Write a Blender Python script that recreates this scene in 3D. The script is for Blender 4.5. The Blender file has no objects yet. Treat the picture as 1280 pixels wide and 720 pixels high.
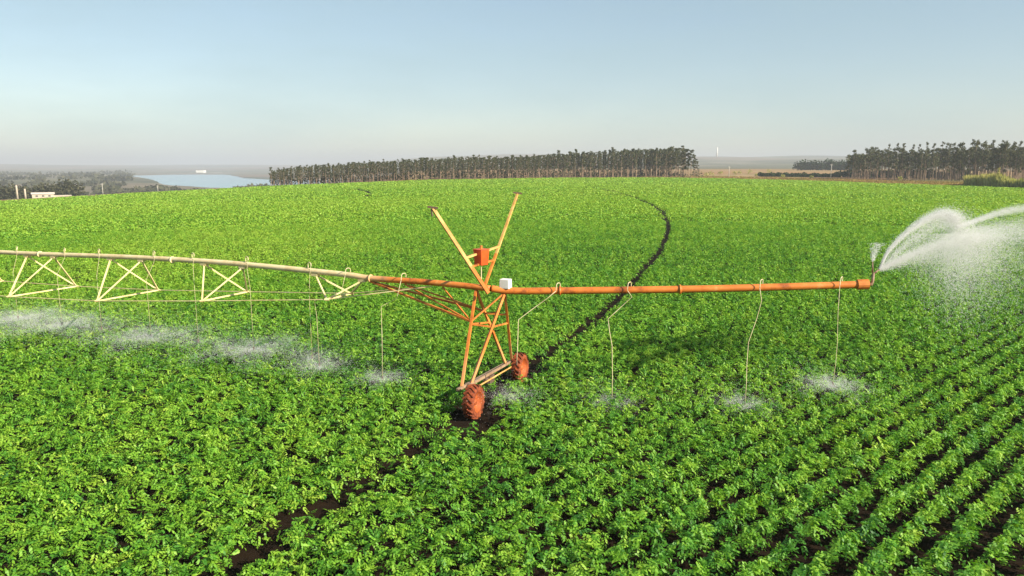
import bpy, math
import numpy as np
from mathutils import Vector

rng = np.random.default_rng(7)
scene = bpy.context.scene
col = scene.collection

# ---------------------------------------------------------------- camera
FPX = 914.0                      # focal length in pixels of a 1280 px wide frame
HCAM = 8.5
PITCH = math.radians(9.5)
cam_d = bpy.data.cameras.new('camera')
cam = bpy.data.objects.new('camera', cam_d)
col.objects.link(cam)
cam.location = (0, 0, HCAM)
cam.rotation_euler = (math.radians(90) - PITCH, 0, 0)
cam_d.sensor_width = 36
cam_d.lens = 36 * FPX / 1280
cam_d.clip_start = 0.1
cam_d.clip_end = 60000
scene.camera = cam

# ---------------------------------------------------------------- sky, sun, exposure
SUN_AZ, SUN_EL = math.radians(123), math.radians(28)
world = bpy.data.worlds.new('World')
scene.world = world
world.use_nodes = True
wn, wl_ = world.node_tree.nodes, world.node_tree.links
wn.clear()
sky = wn.new('ShaderNodeTexSky')
sky.sky_type = 'NISHITA'
sky.sun_disc = False
sky.sun_elevation = SUN_EL
sky.sun_rotation = SUN_AZ
sky.altitude = 300
sky.air_density = 1.0
sky.dust_density = 0.6
sky.ozone_density = 0.5
bg = wn.new('ShaderNodeBackground')
bg.inputs['Strength'].default_value = 0.072
wo = wn.new('ShaderNodeOutputWorld')
# thin uneven veil of high cloud
wtc = wn.new('ShaderNodeTexCoord')
wmp = wn.new('ShaderNodeMapping'); wmp.inputs['Scale'].default_value = (1.6, 1.6, 7.0)
wl_.new(wtc.outputs['Generated'], wmp.inputs[0])
wno = wn.new('ShaderNodeTexNoise'); wno.inputs['Scale'].default_value = 1.7; wno.inputs['Detail'].default_value = 6; wno.inputs['Roughness'].default_value = 0.55
wl_.new(wmp.outputs[0], wno.inputs['Vector'])
wmr = wn.new('ShaderNodeMapRange'); wmr.inputs[1].default_value = 0.35; wmr.inputs[2].default_value = 0.75
wmr.inputs[3].default_value = 0.32; wmr.inputs[4].default_value = 0.64
wl_.new(wno.outputs['Fac'], wmr.inputs[0])
wmx = wn.new('ShaderNodeMix'); wmx.data_type = 'RGBA'
wl_.new(wmr.outputs[0], wmx.inputs[0]); wl_.new(sky.outputs[0], wmx.inputs[6])
wmx.inputs[7].default_value = (2.9, 4.05, 4.3, 1)
wl_.new(wmx.outputs[2], bg.inputs['Color'])
wl_.new(bg.outputs[0], wo.inputs['Surface'])

sun_d = bpy.data.lights.new('sun', 'SUN')
sun_d.energy = 5.0
sun_d.angle = math.radians(0.55)
sun_d.color = (1.0, 0.90, 0.74)
sun = bpy.data.objects.new('sun', sun_d)
col.objects.link(sun)
to_sun = Vector((math.sin(SUN_AZ) * math.cos(SUN_EL), math.cos(SUN_AZ) * math.cos(SUN_EL), math.sin(SUN_EL)))
sun.rotation_euler = to_sun.to_track_quat('Z', 'Y').to_euler()
sun.location = (40, -20, 60)

vs = scene.view_settings
vs.view_transform = 'Standard'
vs.look = 'None'
vs.gamma = 1
vs.use_curve_mapping = False
vs.exposure = 1.1
scene.display_settings.display_device = 'sRGB'
cy = scene.cycles
cy.max_bounces = 6
cy.diffuse_bounces = 2
cy.glossy_bounces = 2
cy.transmission_bounces = 4
cy.transparent_max_bounces = 8
cy.volume_bounces = 1
cy.use_denoising = True

# ---------------------------------------------------------------- helpers
CP, SP = math.cos(PITCH), math.sin(PITCH)
FWD = np.array([0, CP, -SP]); UPV = np.array([0, SP, CP]); RGT = np.array([1.0, 0, 0])
CAM = np.array([0, 0, HCAM])

def ray(px, py):
    return RGT * (px - 640) / FPX + FWD + UPV * (360 - py) / FPX

def at(px, py, depth):
    """the point seen at a photo pixel, at a distance along the view axis"""
    return CAM + ray(px, py) * depth

def on_z(px, py, z):
    r = ray(px, py)
    return CAM + r * ((z - HCAM) / r[2])

def sstep(a, b, x):
    t = np.clip((np.asarray(x, float) - a) / (b - a), 0, 1)
    return t * t * (3 - 2 * t)

def softplus(t, w):
    return w * np.logaddexp(0, np.asarray(t, float) / w)

B_PX = [-400, 0, 150, 340, 500, 600, 700, 800, 900, 1000, 1100, 1200, 1280, 1600]
B_D = [330, 370, 410, 461, 462, 465, 505, 545, 545, 500, 450, 415, 392, 380]
B_AZ = [math.atan((p - 640) / FPX) for p in B_PX]

def field_edge(az):
    return np.interp(az, B_AZ, B_D) + 4 * np.sin(az * 37) + 2.5 * np.sin(az * 91 + 1)

def height(x, y):
    x = np.asarray(x, float); y = np.asarray(y, float)
    D = np.hypot(x, y); az = np.arctan2(x, y)
    h = -0.036 * softplus(-x - 40, 14) * (1 - 0.6 * sstep(500, 900, D)) - 0.010 * softplus(x - 80, 30) * (1 - sstep(500, 900, D))
    h = h - 0.0 * D
    beyond = D - field_edge(az)
    wl = sstep(-0.10, -0.30, az)
    h = h * (1 - wl * sstep(0, 900, beyond)) - 31 * wl * sstep(10, 700, beyond)
    n1 = np.sin(x * 0.0011 + 1.3) * np.cos(y * 0.0009 + 0.4) + 0.6 * np.sin(x * 0.0027 + y * 0.0013) + 0.4 * np.sin(x * 0.0051 - y * 0.0043 + 2)
    px_ = 640 + FPX * np.tan(np.clip(az, -1.2, 1.2))
    n2 = np.sin(x * 0.011 + 0.7 * np.sin(y * 0.006)) + 0.6 * np.sin(x * 0.023 + y * 0.017)
    dn = np.interp(px_, [150, 172, 215, 262, 350, 520], [3200, 2750, 1620, 1330, 1300, 1300]) * (1 + 0.045 * n2)
    df = np.interp(px_, [150, 172, 250, 288, 306, 345, 520], [3200, 3250, 3650, 3450, 2500, 2150, 2100]) * (1 + 0.02 * n2)
    basin = sstep(-60, 110, D - dn) * (1 - sstep(-110, 90, D - df)) * wl
    h = h + (2.6 + 0.7 * n2) * wl * sstep(300, 800, beyond) - 9 * basin
    far_l = sstep(4200, 9000, D) * (36 + 5 * n1) * wl + wl * sstep(3900, 5200, D) * 6 * (1 + 0.4 * n1)
    near_l = wl * 7 * sstep(-0.42, -0.55, az) * sstep(900, 1900, D) * (1 - sstep(2600, 3600, D)) * (1 + 0.5 * n1)
    far_r = (1 - wl) * (0.0045 * np.clip(beyond, 0, 600) + sstep(1700, 6500, D) * (78 + 12 * n1))
    return h + far_l + near_l + far_r

def ground_hit(px, py, lift=0.0):
    r = ray(px, py)
    r = r / np.hypot(r[0], r[1])
    s = np.linspace(8, 6000, 60000)
    z = HCAM + r[2] * s - height(r[0] * s, r[1] * s) - lift
    i = int(np.argmax(z < 0))
    if z[i] >= 0: i = len(s) - 1
    return np.array([r[0] * s[i], r[1] * s[i], float(height(r[0] * s[i], r[1] * s[i]))])

def tag(o, label=None, cat=None, group=None, kind=None):
    if label: o['label'] = label
    if cat: o['category'] = cat
    if group: o['group'] = group
    if kind: o['kind'] = kind
    return o

def empty(name, loc):
    o = bpy.data.objects.new(name, None)
    o.location = loc
    o.empty_display_size = 0.5
    col.objects.link(o)
    return o

def raw_mesh(name, verts, faces):
    """verts (n,3) array and faces as an (m,k) array of one polygon size"""
    verts = np.asarray(verts, np.float32); faces = np.asarray(faces, np.int32)
    me = bpy.data.meshes.new(name)
    m, k = faces.shape
    me.vertices.add(len(verts)); me.vertices.foreach_set('co', verts.ravel())
    me.loops.add(m * k); me.loops.foreach_set('vertex_index', faces.ravel())
    me.polygons.add(m)
    me.polygons.foreach_set('loop_start', np.arange(0, m * k, k, dtype=np.int32))
    me.update(calc_edges=True)
    return me

def face_attr(me, name, vals):
    a = me.attributes.new(name, 'FLOAT', 'FACE')
    a.data.foreach_set('value', np.asarray(vals, np.float32))

def link_mesh(name, me, mat, parent=None, smooth=False):
    o = bpy.data.objects.new(name, me)
    col.objects.link(o)
    if mat is not None: me.materials.append(mat)
    if smooth: me.polygons.foreach_set('use_smooth', np.ones(len(me.polygons), bool))
    if parent is not None:
        o.parent = parent
        o.location = -Vector(parent_world(parent))
    return o

def parent_world(p):
    v = Vector((0, 0, 0))
    while p is not None:
        v = v + p.location
        p = p.parent
    return v

class MB:
    """collects tubes, boxes and lathes in world coordinates, links them as one mesh"""
    def __init__(self): self.v, self.f = [], []
    def add(self, vs_, fs):
        o = len(self.v)
        self.v += [tuple(map(float, p)) for p in vs_]
        self.f += [tuple(i + o for i in f) for f in fs]
        return self
    def tube(self, pts, r, n=8, cap=True, square=False):
        pts = [Vector(p) for p in pts]
        rs = r if hasattr(r, '__len__') else [r] * len(pts)
        vs_, fs = [], []
        up = None
        for i, p in enumerate(pts):
            d = (pts[min(i + 1, len(pts) - 1)] - pts[max(i - 1, 0)]).normalized()
            if up is None:
                up = Vector((0, 0, 1)) if abs(d.z) < 0.95 else Vector((1, 0, 0))
            s = d.cross(up).normalized(); t = s.cross(d).normalized(); up = t
            k = 4 if square else n
            for j in range(k):
                a = 2 * math.pi * (j + (0.5 if square else 0)) / k
                rr = rs[i] * (1.35 if square else 1)
                vs_.append(p + (s * math.cos(a) + t * math.sin(a)) * rr)
        k = 4 if square else n
        for i in range(len(pts) - 1):
            for j in range(k):
                fs.append((i * k + j, i * k + (j + 1) % k, (i + 1) * k + (j + 1) % k, (i + 1) * k + j))
        if cap:
            fs.append(tuple(range(k - 1, -1, -1)))
            fs.append(tuple(range((len(pts) - 1) * k, len(pts) * k)))
        return self.add(vs_, fs)
    def box(self, c, ax, ay, az):
        c, ax, ay, az = map(Vector, (c, ax, ay, az))
        vs_ = [c + ax * i + ay * j + az * k for i in (-1, 1) for j in (-1, 1) for k in (-1, 1)]
        return self.add(vs_, [(0, 1, 3, 2), (4, 6, 7, 5), (0, 4, 5, 1), (2, 3, 7, 6), (0, 2, 6, 4), (1, 5, 7, 3)])
    def frustum(self, c, ax, ay, az, top):
        c, ax, ay, az = map(Vector, (c, ax, ay, az))
        vs_ = []
        for i in (-1, 1):
            for j in (-1, 1):
                for k in (-1, 1):
                    q = top if k > 0 else 1
                    vs_.append(c + (ax * i + ay * j) * q + az * k)
        return self.add(vs_, [(0, 1, 3, 2), (4, 6, 7, 5), (0, 4, 5, 1), (2, 3, 7, 6), (0, 2, 6, 4), (1, 5, 7, 3)])
    def lathe(self, c, axis, prof, n=32):
        """prof: (offset along the axis, radius)"""
        c, axis = Vector(c), Vector(axis).normalized()
        s = axis.cross(Vector((0, 0, 1))).normalized(); t = axis.cross(s)
        vs_, fs = [], []
        for a, r in prof:
            for j in range(n):
                q = 2 * math.pi * j / n
                vs_.append(c + axis * a + (s * math.cos(q) + t * math.sin(q)) * r)
        for i in range(len(prof) - 1):
            for j in range(n):
                fs.append((i * n + j, i * n + (j + 1) % n, (i + 1) * n + (j + 1) % n, (i + 1) * n + j))
        return self.add(vs_, fs)
    def build(self, name, mat, parent=None, smooth=False, bevel=0):
        me = bpy.data.meshes.new(name)
        me.from_pydata(self.v, [], self.f)
        me.update()
        o = link_mesh(name, me, mat, parent, smooth)
        if bevel:
            b = o.modifiers.new('bevel', 'BEVEL'); b.width = bevel; b.segments = 2; b.limit_method = 'ANGLE'
        return o

# ---------------------------------------------------------------- materials
def new_mat(name):
    m = bpy.data.materials.new(name); m.use_nodes = True
    nt = m.node_tree; nt.nodes.clear()
    out = nt.nodes.new('ShaderNodeOutputMaterial')
    return m, nt, out

def ramp(nt, src, stops):
    r = nt.nodes.new('ShaderNodeValToRGB')
    e = r.color_ramp.elements
    while len(e) < len(stops): e.new(0.5)
    for i, (p, c) in enumerate(stops):
        e[i].position = p; e[i].color = (*c, 1)
    nt.links.new(src, r.inputs[0])
    return r

def noise(nt, scale, detail=3, rough=0.55, coord='Object'):
    tc = nt.nodes.new('ShaderNodeTexCoord')
    n = nt.nodes.new('ShaderNodeTexNoise')
    n.inputs['Scale'].default_value = scale
    n.inputs['Detail'].default_value = detail
    n.inputs['Roughness'].default_value = rough
    nt.links.new(tc.outputs[coord], n.inputs['Vector'])
    return n

def mix(nt, fac, a, b, mode='MIX'):
    m = nt.nodes.new('ShaderNodeMix'); m.data_type = 'RGBA'; m.blend_type = mode
    for sock, v in ((m.inputs[0], fac), (m.inputs[6], a), (m.inputs[7], b)):
        if hasattr(v, 'type') and hasattr(v, 'is_linked'): nt.links.new(v, sock)
        elif isinstance(v, (int, float)): sock.default_value = v
        else: sock.default_value = (*v, 1)
    return m.outputs[2]

def leaf_mat(name, stops, transl=0.32, gloss=0.035, rough=0.6):
    m, nt, out = new_mat(name)
    at_ = nt.nodes.new('ShaderNodeAttribute'); at_.attribute_name = 'tint'
    r = ramp(nt, at_.outputs['Fac'], stops)
    d = nt.nodes.new('ShaderNodeBsdfDiffuse'); nt.links.new(r.outputs[0], d.inputs[0])
    t = nt.nodes.new('ShaderNodeBsdfTranslucent')
    tcol = mix(nt, 1.0, r.outputs[0], (1.35, 1.25, 0.7), 'MULTIPLY')
    nt.links.new(tcol, t.inputs[0])
    s = nt.nodes.new('ShaderNodeMixShader'); s.inputs[0].default_value = transl
    nt.links.new(d.outputs[0], s.inputs[1]); nt.links.new(t.outputs[0], s.inputs[2])
    last = s
    if gloss:
        g = nt.nodes.new('ShaderNodeBsdfGlossy'); g.inputs['Roughness'].default_value = rough
        g.inputs['Color'].default_value = (0.9, 0.95, 0.85, 1)
        s2 = nt.nodes.new('ShaderNodeMixShader'); s2.inputs[0].default_value = gloss
        nt.links.new(s.outputs[0], s2.inputs[1]); nt.links.new(g.outputs[0], s2.inputs[2])
        last = s2
    nt.links.new(last.outputs[0], out.inputs['Surface'])
    return m

def metal_mat(name, stops, scale=2.5, rough=0.6, metallic=0.0, bump=0.15):
    m, nt, out = new_mat(name)
    p = nt.nodes.new('ShaderNodeBsdfPrincipled')
    n = noise(nt, scale, 5, 0.65)
    r = ramp(nt, n.outputs['Fac'], stops)
    nt.links.new(r.outputs[0], p.inputs['Base Color'])
    p.inputs['Roughness'].default_value = rough
    p.inputs['Metallic'].default_value = metallic
    if bump:
        n2 = noise(nt, scale * 12, 3)
        b = nt.nodes.new('ShaderNodeBump'); b.inputs['Strength'].default_value = bump; b.inputs['Distance'].default_value = 0.01
        nt.links.new(n2.outputs['Fac'], b.inputs['Height']); nt.links.new(b.outputs[0], p.inputs['Normal'])
    nt.links.new(p.outputs[0], out.inputs['Surface'])
    return m

M = {}
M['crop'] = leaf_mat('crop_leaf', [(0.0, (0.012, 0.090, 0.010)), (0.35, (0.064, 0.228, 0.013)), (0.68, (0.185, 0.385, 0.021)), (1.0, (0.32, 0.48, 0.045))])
M['eucalypt'] = leaf_mat('eucalypt_leaf', [(0.0, (0.036, 0.044, 0.018)), (0.6, (0.080, 0.088, 0.034)), (1.0, (0.14, 0.13, 0.05))], 0.25, 0.03)
M['dark_bush'] = leaf_mat('dark_bush_leaf', [(0.0, (0.014, 0.030, 0.012)), (0.6, (0.028, 0.05, 0.018)), (1.0, (0.05, 0.075, 0.025))], 0.2, 0.0)
M['dry_grass'] = leaf_mat('dry_grass', [(0.0, (0.12, 0.11, 0.035)), (0.5, (0.25, 0.185, 0.07)), (1.0, (0.36, 0.26, 0.11))], 0.3, 0.0)
M['reed'] = leaf_mat('reed_leaf', [(0.0, (0.17, 0.20, 0.04)), (0.5, (0.34, 0.35, 0.10)), (1.0, (0.50, 0.44, 0.19))], 0.3, 0.0)
M['far_leaf'] = leaf_mat('far_leaf', [(0.0, (0.035, 0.042, 0.022)), (1.0, (0.10, 0.095, 0.05))], 0.2, 0.0)
M['bark'] = metal_mat('eucalypt_bark', [(0.3, (0.12, 0.08, 0.055)), (0.55, (0.26, 0.18, 0.12)), (0.75, (0.40, 0.30, 0.21))], 0.12, 0.9, 0, 0)
M['orange'] = metal_mat('rust_orange_steel', [(0.33, (0.18, 0.05, 0.010)), (0.45, (0.48, 0.14, 0.017)), (0.60, (0.56, 0.19, 0.028)), (0.74, (0.68, 0.38, 0.14))], 2.6, 0.62)
M['tan'] = metal_mat('weathered_tan_steel', [(0.30, (0.42, 0.18, 0.04)), (0.5, (0.56, 0.32, 0.09)), (0.72, (0.66, 0.46, 0.19))], 2.0, 0.55)
M['cream'] = metal_mat('galvanised_cream_steel', [(0.25, (0.56, 0.40, 0.16)), (0.5, (0.72, 0.58, 0.28)), (0.8, (0.78, 0.68, 0.42))], 1.5, 0.5)
M['dark_steel'] = metal_mat('dark_muddy_steel', [(0.3, (0.06, 0.04, 0.03)), (0.7, (0.16, 0.09, 0.05))], 3, 0.7)
M['grey_steel'] = metal_mat('grey_brown_steel', [(0.3, (0.15, 0.09, 0.05)), (0.7, (0.36, 0.24, 0.15))], 3, 0.55)
M['mud_tyre'] = metal_mat('mud_caked_tyre', [(0.3, (0.08, 0.020, 0.007)), (0.5, (0.19, 0.036, 0.008)), (0.72, (0.34, 0.085, 0.018))], 5, 0.9, 0, 0.6)
M['mud_rim'] = metal_mat('red_mud_rim', [(0.3, (0.25, 0.05, 0.006)), (0.6, (0.42, 0.095, 0.010)), (0.8, (0.48, 0.15, 0.03))], 3, 0.75, 0, 0.3)
M['box_red'] = metal_mat('red_orange_cover', [(0.3, (0.60, 0.055, 0.006)), (0.7, (0.72, 0.09, 0.010))], 2, 0.45, 0, 0.05)
M['white'] = metal_mat('white_painted_box', [(0.3, (0.70, 0.68, 0.60)), (0.7, (0.82, 0.81, 0.76))], 4, 0.45, 0, 0.05)
M['plaster'] = metal_mat('cream_plaster', [(0.3, (0.34, 0.28, 0.21)), (0.7, (0.48, 0.42, 0.34))], 0.4, 0.85, 0, 0)
M['roof'] = metal_mat('pale_roof_sheet', [(0.3, (0.55, 0.45, 0.38)), (0.7, (0.70, 0.62, 0.54))], 0.4, 0.7, 0, 0)
M['window'] = metal_mat('dark_window', [(0.3, (0.03, 0.035, 0.04)), (0.7, (0.06, 0.065, 0.07))], 1, 0.2, 0, 0)
M['hose'] = metal_mat('pale_hose', [(0.3, (0.52, 0.42, 0.22)), (0.7, (0.70, 0.62, 0.40))], 3, 0.5, 0, 0)
M['pole'] = metal_mat('grey_concrete_pole', [(0.3, (0.35, 0.32, 0.28)), (0.7, (0.5, 0.47, 0.42))], 2, 0.8, 0, 0)

def pipe_mat():
    """galvanised pipe whose colour blends from cream to orange past the last truss joint"""
    m, nt, out = new_mat('cream_orange_pipe')
    p = nt.nodes.new('ShaderNodeBsdfPrincipled')
    at_ = nt.nodes.new('ShaderNodeAttribute'); at_.attribute_name = 'orange_mix'
    n = noise(nt, 1.2, 5, 0.7)
    cre = ramp(nt, n.outputs['Fac'], [(0.25, (0.50, 0.36, 0.17)), (0.5, (0.72, 0.58, 0.32)), (0.8, (0.78, 0.70, 0.48))])
    orr = ramp(nt, n.outputs['Fac'], [(0.32, (0.24, 0.062, 0.011)), (0.45, (0.54, 0.155, 0.022)), (0.60, (0.60, 0.20, 0.035)), (0.76, (0.70, 0.40, 0.15))])
    ad = nt.nodes.new('ShaderNodeMath'); ad.operation = 'MULTIPLY_ADD'
    nt.links.new(n.outputs['Fac'], ad.inputs[0]); ad.inputs[1].default_value = 0.5
    nt.links.new(at_.outputs['Fac'], ad.inputs[2])
    mr = nt.nodes.new('ShaderNodeMapRange'); mr.inputs[1].default_value = 0.3; mr.inputs[2].default_value = 1.1
    nt.links.new(ad.outputs[0], mr.inputs[0])
    c = mix(nt, mr.outputs[0], cre.outputs[0], orr.outputs[0])
    nt.links.new(c, p.inputs['Base Color']); p.inputs['Roughness'].default_value = 0.5
    nt.links.new(p.outputs[0], out.inputs['Surface'])
    return m
M['pipe'] = pipe_mat()

def water_mat():
    m, nt, out = new_mat('lake_water')
    p = nt.nodes.new('ShaderNodeBsdfPrincipled')
    p.inputs['Base Color'].default_value = (0.17, 0.28, 0.35, 1)
    p.inputs['Roughness'].default_value = 0.18
    n = noise(nt, 0.05, 4)
    b = nt.nodes.new('ShaderNodeBump'); b.inputs['Strength'].default_value = 0.08; b.inputs['Distance'].default_value = 1
    nt.links.new(n.outputs['Fac'], b.inputs['Height']); nt.links.new(b.outputs[0], p.inputs['Normal'])
    nt.links.new(p.outputs[0], out.inputs['Surface'])
    return m
M['lake'] = water_mat()

def drop_mat():
    m, nt, out = new_mat('water_droplets')
    d = nt.nodes.new('ShaderNodeBsdfDiffuse'); d.inputs[0].default_value = (0.95, 0.96, 0.95, 1)
    t = nt.nodes.new('ShaderNodeBsdfTranslucent'); t.inputs[0].default_value = (0.95, 0.96, 0.95, 1)
    s = nt.nodes.new('ShaderNodeMixShader'); s.inputs[0].default_value = 0.5
    nt.links.new(d.outputs[0], s.inputs[1]); nt.links.new(t.outputs[0], s.inputs[2])
    tr = nt.nodes.new('ShaderNodeBsdfTransparent')
    s2 = nt.nodes.new('ShaderNodeMixShader'); s2.inputs[0].default_value = 0.52
    nt.links.new(tr.outputs[0], s2.inputs[1]); nt.links.new(s.outputs[0], s2.inputs[2])
    nt.links.new(s2.outputs[0], out.inputs['Surface'])
    return m
M['drops'] = drop_mat()

def ground_mat():
    m, nt, out = new_mat('ground')
    zone = nt.nodes.new('ShaderNodeAttribute'); zone.attribute_name = 'zone'      # 0 field, 1 margin, 2 far land
    soil_n = noise(nt, 1.5, 6, 0.7)
    soil = ramp(nt, soil_n.outputs['Fac'], [(0.3, (0.007, 0.005, 0.003)), (0.7, (0.022, 0.012, 0.006))])
    tc = nt.nodes.new('ShaderNodeTexCoord')
    mp = nt.nodes.new('ShaderNodeMapping'); mp.inputs['Scale'].default_value = (0.012, 0.030, 0)
    nt.links.new(tc.outputs['Object'], mp.inputs[0])
    nm = nt.nodes.new('ShaderNodeTexNoise'); nm.inputs['Scale'].default_value = 1; nm.inputs['Detail'].default_value = 5
    nt.links.new(mp.outputs[0], nm.inputs['Vector'])
    margin = ramp(nt, nm.outputs['Fac'], [(0.30, (0.10, 0.11, 0.035)), (0.42, (0.27, 0.20, 0.085)), (0.52, (0.30, 0.15, 0.08)), (0.60, (0.33, 0.25, 0.13)), (0.72, (0.12, 0.12, 0.05))])
    mp2 = nt.nodes.new('ShaderNodeMapping'); mp2.inputs['Scale'].default_value = (0.0022, 0.0011, 0)
    nt.links.new(tc.outputs['Object'], mp2.inputs[0])
    vo = nt.nodes.new('ShaderNodeTexVoronoi'); vo.inputs['Scale'].default_value = 1
    nt.links.new(mp2.outputs[0], vo.inputs['Vector'])
    sep = nt.nodes.new('ShaderNodeSeparateColor'); nt.links.new(vo.outputs['Color'], sep.inputs[0])
    far = ramp(nt, sep.outputs[0], [(0.0, (0.06, 0.065, 0.04)), (0.3, (0.11, 0.12, 0.06)), (0.5, (0.19, 0.16, 0.11)), (0.72, (0.26, 0.16, 0.12)), (0.9, (0.30, 0.25, 0.18))])
    fn = noise(nt, 0.004, 5, 0.65)
    far2 = mix(nt, 0.6, far.outputs[0], ramp(nt, fn.outputs['Fac'], [(0.35, (0.05, 0.06, 0.035)), (0.6, (0.16, 0.14, 0.09))]).outputs[0])
    f1 = nt.nodes.new('ShaderNodeClamp'); nt.links.new(zone.outputs['Fac'], f1.inputs[0])
    sub = nt.nodes.new('ShaderNodeMath'); sub.operation = 'SUBTRACT'; sub.use_clamp = True; sub.inputs[1].default_value = 1
    nt.links.new(zone.outputs['Fac'], sub.inputs[0])
    c = mix(nt, f1.outputs[0], soil.outputs[0], margin.outputs[0])
    c = mix(nt, sub.outputs[0], c, far2)
    p = nt.nodes.new('ShaderNodeBsdfPrincipled'); p.inputs['Roughness'].default_value = 0.95
    p.inputs['Specular IOR Level'].default_value = 0.1
    nt.links.new(c, p.inputs['Base Color'])
    b = nt.nodes.new('ShaderNodeBump'); b.inputs['Strength'].default_value = 0.5; b.inputs['Distance'].default_value = 0.05
    nt.links.new(soil_n.outputs['Fac'], b.inputs['Height']); nt.links.new(b.outputs[0], p.inputs['Normal'])
    nt.links.new(p.outputs[0], out.inputs['Surface'])
    return m
M['ground'] = ground_mat()

# ---------------------------------------------------------------- the ground: one sheet to the horizon
def build_ground():
    rad = np.concatenate([[0.5, 4, 8], np.geomspace(11, 300, 70), np.linspace(306, 1200, 150), np.geomspace(1210, 19000, 150)])
    ang = np.concatenate([np.linspace(-math.pi, -1.0, 40, endpoint=False), np.linspace(-1.0, 1.0, 420, endpoint=False), np.linspace(1.0, math.pi, 40, endpoint=False)])
    A, R = np.meshgrid(ang, rad)
    X, Y = R * np.sin(A), R * np.cos(A)
    Z = height(X, Y)
    nr, na = A.shape
    v = np.stack([X, Y, Z], -1).reshape(-1, 3)
    i = np.arange(nr - 1)[:, None]; j = np.arange(na)[None, :]; j2 = (j + 1) % na
    f = np.stack([i * na + j, i * na + j2, (i + 1) * na + j2, (i + 1) * na + j], -1).reshape(-1, 4)
    f = f[:, ::-1]
    centre = len(v)
    me = raw_mesh('ground', v, f)
    be = (R - field_edge(A)).ravel()
    az = A.ravel()
    zone = sstep(0, 4, be) + np.maximum(sstep(500, 1100, be), sstep(20, 120, be) * sstep(-0.28, -0.34, az))
    a = me.attributes.new('zone', 'FLOAT', 'POINT'); a.data.foreach_set('value', zone.astype(np.float32))
    o = link_mesh('ground', me, M['ground'], smooth=True)
    tag(o, 'dark soil of the crop field running out to brown and grey-green far land', 'ground', kind='structure')
build_ground()

# the lake in the valley
def build_lake():
    P = []
    for a_, d_ in ((-0.54, 1050), (-0.54, 4300), (-0.12, 4300), (-0.12, 1050)):
        P.append((d_ * math.sin(a_), d_ * math.cos(a_), -30.6))
    me = bpy.data.meshes.new('lake')
    me.from_pydata(P, [], [(3, 2, 1, 0)])
    o = link_mesh('lake', me, M['lake'])
    tag(o, 'pale blue lake in the valley left of the plantation', 'lake', kind='structure')
build_lake()

# ---------------------------------------------------------------- wheel tracks and crop rows
def polyline(pts, n=40):
    P = [Vector((p[0], p[1], 0)) for p in pts]
    out = []
    for i in range(len(P) - 1):
        p0, p1, p2, p3 = P[max(i - 1, 0)], P[i], P[i + 1], P[min(i + 2, len(P) - 1)]
        for t in np.linspace(0, 1, n, endpoint=False):
            out.append(0.5 * ((2 * p1) + (p2 - p0) * t + (2 * p0 - 5 * p1 + 4 * p2 - p3) * t * t + (3 * p1 - p0 - 3 * p2 + p3) * t ** 3))
    out.append(P[-1])
    return np.array([[q.x, q.y] for q in out])

TR1 = [(255, 790), (330, 698), (432, 634), (502, 584), (590, 521), (651, 476), (700, 441), (765, 388), (800, 348), (822, 322), (834, 296), (833, 277), (822, 262), (795, 249), (765, 240), (737, 234.5)]
TR2 = [(424, 237.0), (445, 237.6), (458, 240), (462, 243.2), (457, 247)]
track1 = polyline([ground_hit(*p) for p in TR1], 12)
track2 = polyline([ground_hit(*p) for p in TR2], 12)

def dist_to(line, x, y):
    best = np.full(len(x), 1e9)
    for a, b in zip(line[:-1], line[1:]):
        d = b - a; L = max(d @ d, 1e-9)
        t = np.clip(((x - a[0]) * d[0] + (y - a[1]) * d[1]) / L, 0, 1)
        best = np.minimum(best, np.hypot(x - a[0] - d[0] * t, y - a[1] - d[1] * t))
    return best

def vnoise(x, y, s, seed=0):
    """smooth value noise in numpy"""
    r = np.random.default_rng(seed).random((64, 64))
    u, v = x / s, y / s
    i, j = np.floor(u).astype(int), np.floor(v).astype(int)
    fu, fv = u - i, v - j
    fu = fu * fu * (3 - 2 * fu); fv = fv * fv * (3 - 2 * fv)
    g = lambda a, b: r[a % 64, b % 64]
    return (g(i, j) * (1 - fu) + g(i + 1, j) * fu) * (1 - fv) + (g(i, j + 1) * (1 - fu) + g(i + 1, j + 1) * fu) * fv

def scatter_view(d0, d1, dens, margin=0.10):
    """random points of the field between two distances from the camera's foot, inside the seen sector"""
    a0, a1 = -math.atan(640 / FPX) - margin, math.atan(640 / FPX) + margin
    n = int(dens * (a1 - a0) / 2 * (d1 * d1 - d0 * d0))
    R = np.sqrt(rng.random(n) * (d1 * d1 - d0 * d0) + d0 * d0); A = a0 + rng.random(n) * (a1 - a0)
    return R * np.sin(A), R * np.cos(A)

ROW_AZ = math.radians(47.5)
def row_plants(d0, d1, row=0.79, step=0.28):
    """plants along straight rows running away to the right"""
    w = d1 * 1.25
    k = np.arange(-int(w / row), int(w / row)); q = np.arange(-w, w, step)
    K, Q = np.meshgrid(k * row + 0.3, q)
    K = K + rng.normal(0, 0.04, K.shape) + 0.06 * np.sin(Q * 0.21); Q = Q + rng.normal(0, 0.08, Q.shape)
    x = (Q * math.sin(ROW_AZ) + K * math.cos(ROW_AZ)).ravel(); y = (Q * math.cos(ROW_AZ) - K * math.sin(ROW_AZ)).ravel()
    D = np.hypot(x, y); az = np.arctan2(x, y)
    keep = (D >= d0) & (D < d1) & (np.abs(az) < math.atan(640 / FPX) + 0.10)
    return x[keep], y[keep]

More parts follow.
